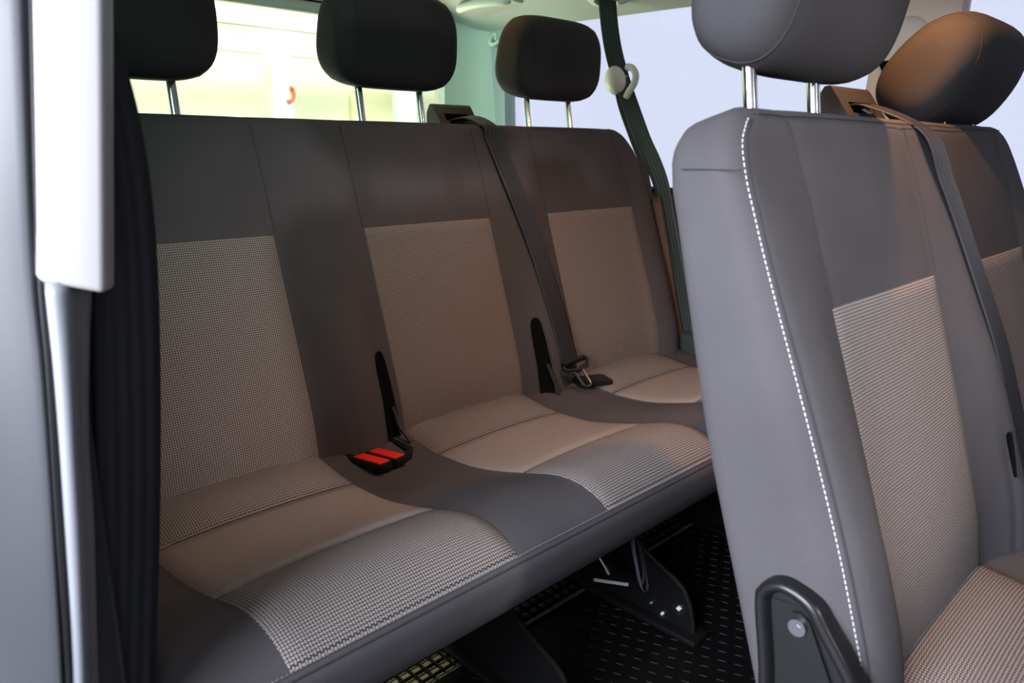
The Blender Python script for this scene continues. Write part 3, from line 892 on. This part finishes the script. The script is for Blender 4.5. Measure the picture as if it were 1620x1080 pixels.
# belt of the middle bench
b2 = thing('seat_belt', 'dark belt running over the middle bench backrest from its guide', 'seat belt', (0.9, -0.80, 0.5))
pts = [(0.852, -0.525, 0.984), (0.852, -0.558, 0.990), (0.857, -0.590, 0.992)] + [on(msurf, x, tt, o) for x, tt, o in
      ((0.866, 0.505, 0.006), (0.884, 0.445, 0.005), (0.899, 0.39, 0.004), (0.908, 0.30, 0.005), (0.918, 0.22, 0.006), (0.936, 0.13, 0.008), (0.958, 0.05, 0.014), (0.965, 0.0, 0.03))]
wd = [(0.97, -0.15, 0.0)]*3 + [(1, -0.05, -0.05)]*8
V, F, U = ribbon(pts, wd, 0.047, 0.0016, 8, 8, 0.001)
obj('webbing', V, F, BELT, b2, U)
MB().box((0.965, -0.835, 0.492), (0.06, 0.03, 0.030), 0.006, Matrix.Rotation(math.radians(-20), 3, 'Y')).build('tongue_housing', BLACK, b2)
MB().box((0.955, -0.855, 0.470), (0.022, 0.03, 0.003), 0.001).build('tongue', TONGUE, b2)

# far wall belt, hanging from the headliner
b3 = thing('seat_belt', 'dark belt, green light cast painted in, hanging from the headliner by the far window', 'seat belt', (1.40, 0.10, 0.5))
wx = Vector((0.7, -0.72, 0.05))
zt_ = roof_z(1.405)
pts = [(1.405, 0.295, zt_+0.01), (1.404, 0.28, 1.22), (1.402, 0.262, 1.16), (1.400, 0.236, 1.10)]
V, F, U = ribbon(pts, [wx]*4, 0.043, 0.0016, 6, 6)
obj('upper_webbing', V, F, BELTG, b3, U)
pts = [(1.400, 0.234, 1.098), (1.400, 0.205, 1.04), (1.400, 0.160, 0.955), (1.404, 0.128, 0.90), (1.408, 0.10, 0.84), (1.412, 0.065, 0.72), (1.414, 0.03, 0.60), (1.414, 0.0, 0.50), (1.414, -0.01, 0.45)]
V, F, U = ribbon(pts, [(0.5, -0.6, 0.1), (0.5, -0.7, 0.1), (0.3, -0.9, 0), (0.35, -0.9, 0), (0.2, -0.98, 0), (0.1, -1, 0), (0.1, -1, 0), (0.1, -1, 0), (0.1, -1, 0)], 0.040, 0.0018, 6, 6)
obj('lower_webbing', V, F, BELTG, b3, U)
V, F, U = ribbon([(1.397, 0.246, 1.090), (1.396, 0.225, 1.03), (1.398, 0.185, 0.95), (1.402, 0.15, 0.88), (1.406, 0.128, 0.80)], [(0.7, -0.3, 0.1)]*5, 0.018, 0.0018, 6, 4)
obj('folded_webbing', V, F, BELTG, b3, U)
V, F, U = ribbon([(1.392, 0.105, 0.82), (1.394, 0.072, 0.70), (1.396, 0.042, 0.58), (1.398, 0.02, 0.50), (1.40, 0.01, 0.45)], [(0.5, -0.85, 0)]*5, 0.022, 0.0018, 6, 4)
obj('lap_webbing', V, F, belt_mat('brown_webbing', (0.060, 0.036, 0.024)), b3, U)
kn = MB().sphere((1.396, 0.248, 1.093), 1, 20, 12, (0.024, 0.027, 0.036), Matrix.Rotation(math.radians(-20), 3, 'X'))
kn.build('stopper_button', WHITEP, b3)
hk = [(1.400, 0.218, 1.124), (1.400, 0.200, 1.119), (1.400, 0.190, 1.103), (1.400, 0.194, 1.084), (1.400, 0.207, 1.067), (1.400, 0.216, 1.052)]
MB().tube(catmull(hk, 5), 0.0085, 8).build('stopper_hook', WHITEP, b3)
ap = MB(); na = 24
rg = []
for sc_, dz in ((1.0, 0.003), (0.98, -0.003), (0.85, -0.0075), (0.62, -0.009), (0.60, -0.002)):
    r_ = []
    for i in range(na):
        a = 2*math.pi*i/na
        x = 1.405+0.030*sc_*math.copysign(abs(math.cos(a))**0.7, math.cos(a)); y = 0.292+0.060*sc_*math.copysign(abs(math.sin(a))**0.7, math.sin(a))
        r_.append((x, y, roof_z(min(1.475, x))+dz))
    rg.append(r_)
vs = [p for r_ in rg for p in r_]
fs = [[j*na+i, j*na+(i+1) % na, (j+1)*na+(i+1) % na, (j+1)*na+i] for j in range(len(rg)-1) for i in range(na)] + [[(len(rg)-1)*na+i for i in range(na)]]
obj('ceiling_anchor', vs, fs, WHITEP, b3, sharp=45)

# belt hanging inside the door pillar
b4 = thing('seat_belt', 'black belt hanging just inside the door pillar beside its pale trim', 'seat belt', (0.01, -0.40, 0.4))
ed = [(1.24, 0.004), (1.12, 0.016), (1.05, 0.026), (1.0, 0.0335), (0.95, 0.0405), (0.90, 0.0425), (0.84, 0.0405), (0.76, 0.034), (0.68, 0.026), (0.61, 0.0175), (0.50, 0.003), (0.40, -0.009)]
pts = [(e-0.023, -0.392, z) for z, e in ed]
wd = [(1, -0.15+0.25*math.sin(i*0.9)*0.3, 0) for i in range(len(ed))]
V, F, U = ribbon(pts, wd, 0.046, 0.0018, 6, 8, 0.0015)
obj('webbing', V, F, BELT, b4, U)

# ------------------------------------------------------------------ floor mat, grid
fm = tag(MB().box((0.72, -0.55, FLOOR-0.002), (1.40, 2.2, 0.006), 0.002).build('rubber_floor_mat', RUB), 'black rubber floor mat with rows of short raised ridges under the seats', 'floor mat')
rd = MB(); rv = []; rf = []
ax, ay = 0.011, -0.025
bx, by = 0.022, 0.012
dl = Vector((ax, ay)).normalized(); dn = Vector((-dl.y, dl.x))
for i in range(-80, 90):
    for j in range(-60, 80):
        x = 0.70+i*ax+j*bx; y = -0.45+i*ay+j*by
        if not (0.05 < x < 1.40 and -1.05 < y < -0.165): continue
        a = Vector((x, y)); n0 = len(rv)
        for q, s_ in ((-1, -1), (1, -1), (1, 1), (-1, 1)):
            p = a+dl*q*0.0068+dn*s_*0.0008; rv.append((p.x, p.y, FLOOR+0.0009))
        for q in (-1, 1):
            p = a+dl*q*0.0060; rv.append((p.x, p.y, FLOOR+0.0024))
        rf += [(n0, n0+1, n0+5, n0+4), (n0+2, n0+3, n0+4, n0+5), (n0+3, n0, n0+4), (n0+1, n0+2, n0+5)]
ro = obj('mat_ridge', rv, rf, RUB, fm, smooth=False); ro['kind'] = 'stuff'
# grid mat further back under the bench
gt = thing('grid_mat', 'black open grid mat lying on the floor below the rear bench', 'grid mat', (0.72, 0.10, FLOOR))
MB().box((0.72, 0.14, FLOOR+0.0015), (1.40, 0.60, 0.002)).build('grid_backing', plain('worn_floor', (0.12, 0.115, 0.095), 0.8, var=0.3, scale=30), gt)
xb = 0.03
me_y = None; k = 0
while xb < 1.41:
    o = MB().box((0, 0, 0), (0.0032, 0.60, 0.007), 0.001, seg=1).build('grid_bar', RUB, gt) if me_y is None else me_y.copy()
    if me_y is None: me_y = o; base_inv = o.matrix_parent_inverse.copy()
    else: C.objects.link(o)
    o.location = (xb, 0.14, FLOOR+0.0105); xb += 0.0215
yb = -0.155; me_x = None
while yb < 0.44:
    o = MB().box((0, 0, 0), (1.40, 0.0032, 0.007), 0.001, seg=1).build('grid_bar', RUB, gt) if me_x is None else me_x.copy()
    if me_x is None: me_x = o
    else: C.objects.link(o)
    o.location = (0.72, yb, FLOOR+0.0095); yb += 0.0215

# ------------------------------------------------------------------ small fittings
gh = thing('grab_handle', 'pale grab handle folded against the headliner', 'handle', (1.32, 0.64, 1.30))
gp = [(1.345, 0.755, 1.318), (1.318, 0.742, 1.300), (1.298, 0.715, 1.296), (1.296, 0.66, 1.299), (1.306, 0.60, 1.300), (1.322, 0.565, 1.301), (1.345, 0.552, 1.318)]
MB().tube(catmull(gp, 6), 0.011, 12).build('grip', WHITEP, gh)
MB().box((1.335, 0.745, 1.305), (0.04, 0.03, 0.012), 0.005).box((1.345, 0.555, 1.303), (0.04, 0.03, 0.012), 0.005).build('handle_base', WHITEP, gh)
ck = thing('coat_hook', 'small white coat hook at the top of the far rear window', 'hook', (1.47, 0.745, 1.24))
MB().tube(catmull([(1.472, 0.772, 1.246), (1.462, 0.772, 1.238), (1.455, 0.768, 1.226), (1.452, 0.755, 1.219), (1.455, 0.742, 1.222), (1.46, 0.736, 1.228)], 5), 0.0055, 10).build('hook_arm', WHITEP, ck)
MB().box((1.475, 0.772, 1.244), (0.008, 0.022, 0.022), 0.003).build('hook_base', WHITEP, ck)


def dome(name, label, loc, power, col, cone, aim=None, drop=0.02):
    z = roof_z(loc[0])
    d = thing(name, label, 'lamp', (loc[0], loc[1], z))
    MB().box((loc[0], loc[1], z-0.001), (0.07, 0.12, 0.010), 0.004).build('lamp_base', WHITEP, d)
    if drop > 0.03: MB().tube([(loc[0], loc[1], z), (loc[0], loc[1], z-drop+0.025), (loc[0], loc[1], z-drop+0.008)], [0.008, 0.008, 0.022], 14).build('lamp_neck', WHITEP, d)
    l = lamp('dome_bulb', 'SPOT', (loc[0], loc[1], z-drop), power, col, aim, size=0.008, spot_size=math.radians(cone), spot_blend=0.7)
    l.parent = d; l.matrix_parent_inverse = Matrix.Translation(-Vector(d.location))
    return d


dome('dome_lamp', 'warm dome lamp on the headliner above the middle bench', (0.785, -0.63), 16.5, (1.0, 0.44, 0.17), 150, (0.95, -0.60, 0.7), 0.085)
dome('dome_lamp', 'pale fill lamp added on the headliner above the rear bench cushions', (0.68, -0.24), 7.5, (1.0, 0.78, 0.74), 118)  # invented lamp, fills in for interior bounce on the cushions
dome('dome_lamp', 'small warm lamp on the headliner behind the rear bench', (0.90, 0.30), 1.6, (1.0, 0.42, 0.14), 138)

sp = thing('grid_fill_lamp', 'small added fill lamp under the near end of the rear bench lighting the grid mat', 'lamp', (0.30, -0.10, 0.385))  # made-up lamp for the yellowish light patch on the grid
MB().box((0.30, -0.10, 0.39), (0.04, 0.03, 0.012), 0.003).build('lamp_base', BLACK, sp)
l = lamp('grid_fill_bulb', 'SPOT', (0.30, -0.10, 0.378), 4, (1.0, 0.95, 0.50), (0.475, -0.115, 0.105), 0.01, spot_size=math.radians(24), spot_blend=0.6)
l.parent = sp; l.matrix_parent_inverse = Matrix.Translation(-Vector(sp.location))

# ------------------------------------------------------------------ outside
gr = struct(MB().box((1.0, 1.0, -0.35), (26, 26, 0.1)).build('floor_outside', ASPH))
cpo = thing('carport', 'bright cream carport hall seen through the rear window', 'building', (2.5, 7.0, -0.3))
MB().box((2.0, 9.6, 2.2), (14.6, 0.2, 5.2)).build('back_wall', CREAM, cpo)
MB().box((2.0, 7.4, 4.3), (14.6, 4.6, 0.12)).build('roof_panel', PALE, cpo)
for x in (0.2, 2.4, 4.6, 6.8):
    MB().box((x, 7.4, 2.35), (0.14, 4.4, 0.20), 0.01, Matrix.Rotation(math.radians(7), 3, 'X')).build('roof_beam', PALE, cpo)
for y, z in ((6.6, 2.10), (8.2, 2.02)):
    MB().box((2.0, y, z), (13.0, 0.12, 0.16), 0.01).build('cross_beam', PALE, cpo)
MB().box((4.24, 7.3, 1.2), (0.24, 0.24, 3.0), 0.02).build('column', PALE, cpo)
MB().box((7.02, 9.42, 0.65), (0.9, 0.1, 2.05), 0.02).build('side_door', OCHRE, cpo)
MB().box((5.18, 6.2, 0.9), (0.20, 0.20, 2.4), 0.02).build('post', GREENW, cpo)
rh = MB()
rh.tube(catmull([(4.30, 7.13, 1.50), (4.33, 7.15, 1.48), (4.345, 7.15, 1.42), (4.31, 7.15, 1.36), (4.26, 7.15, 1.35)], 6), 0.022, 8)
tag(rh.build('red_hose', REDH), 'small red hose hanging by the pale column outside the rear window', 'hose')
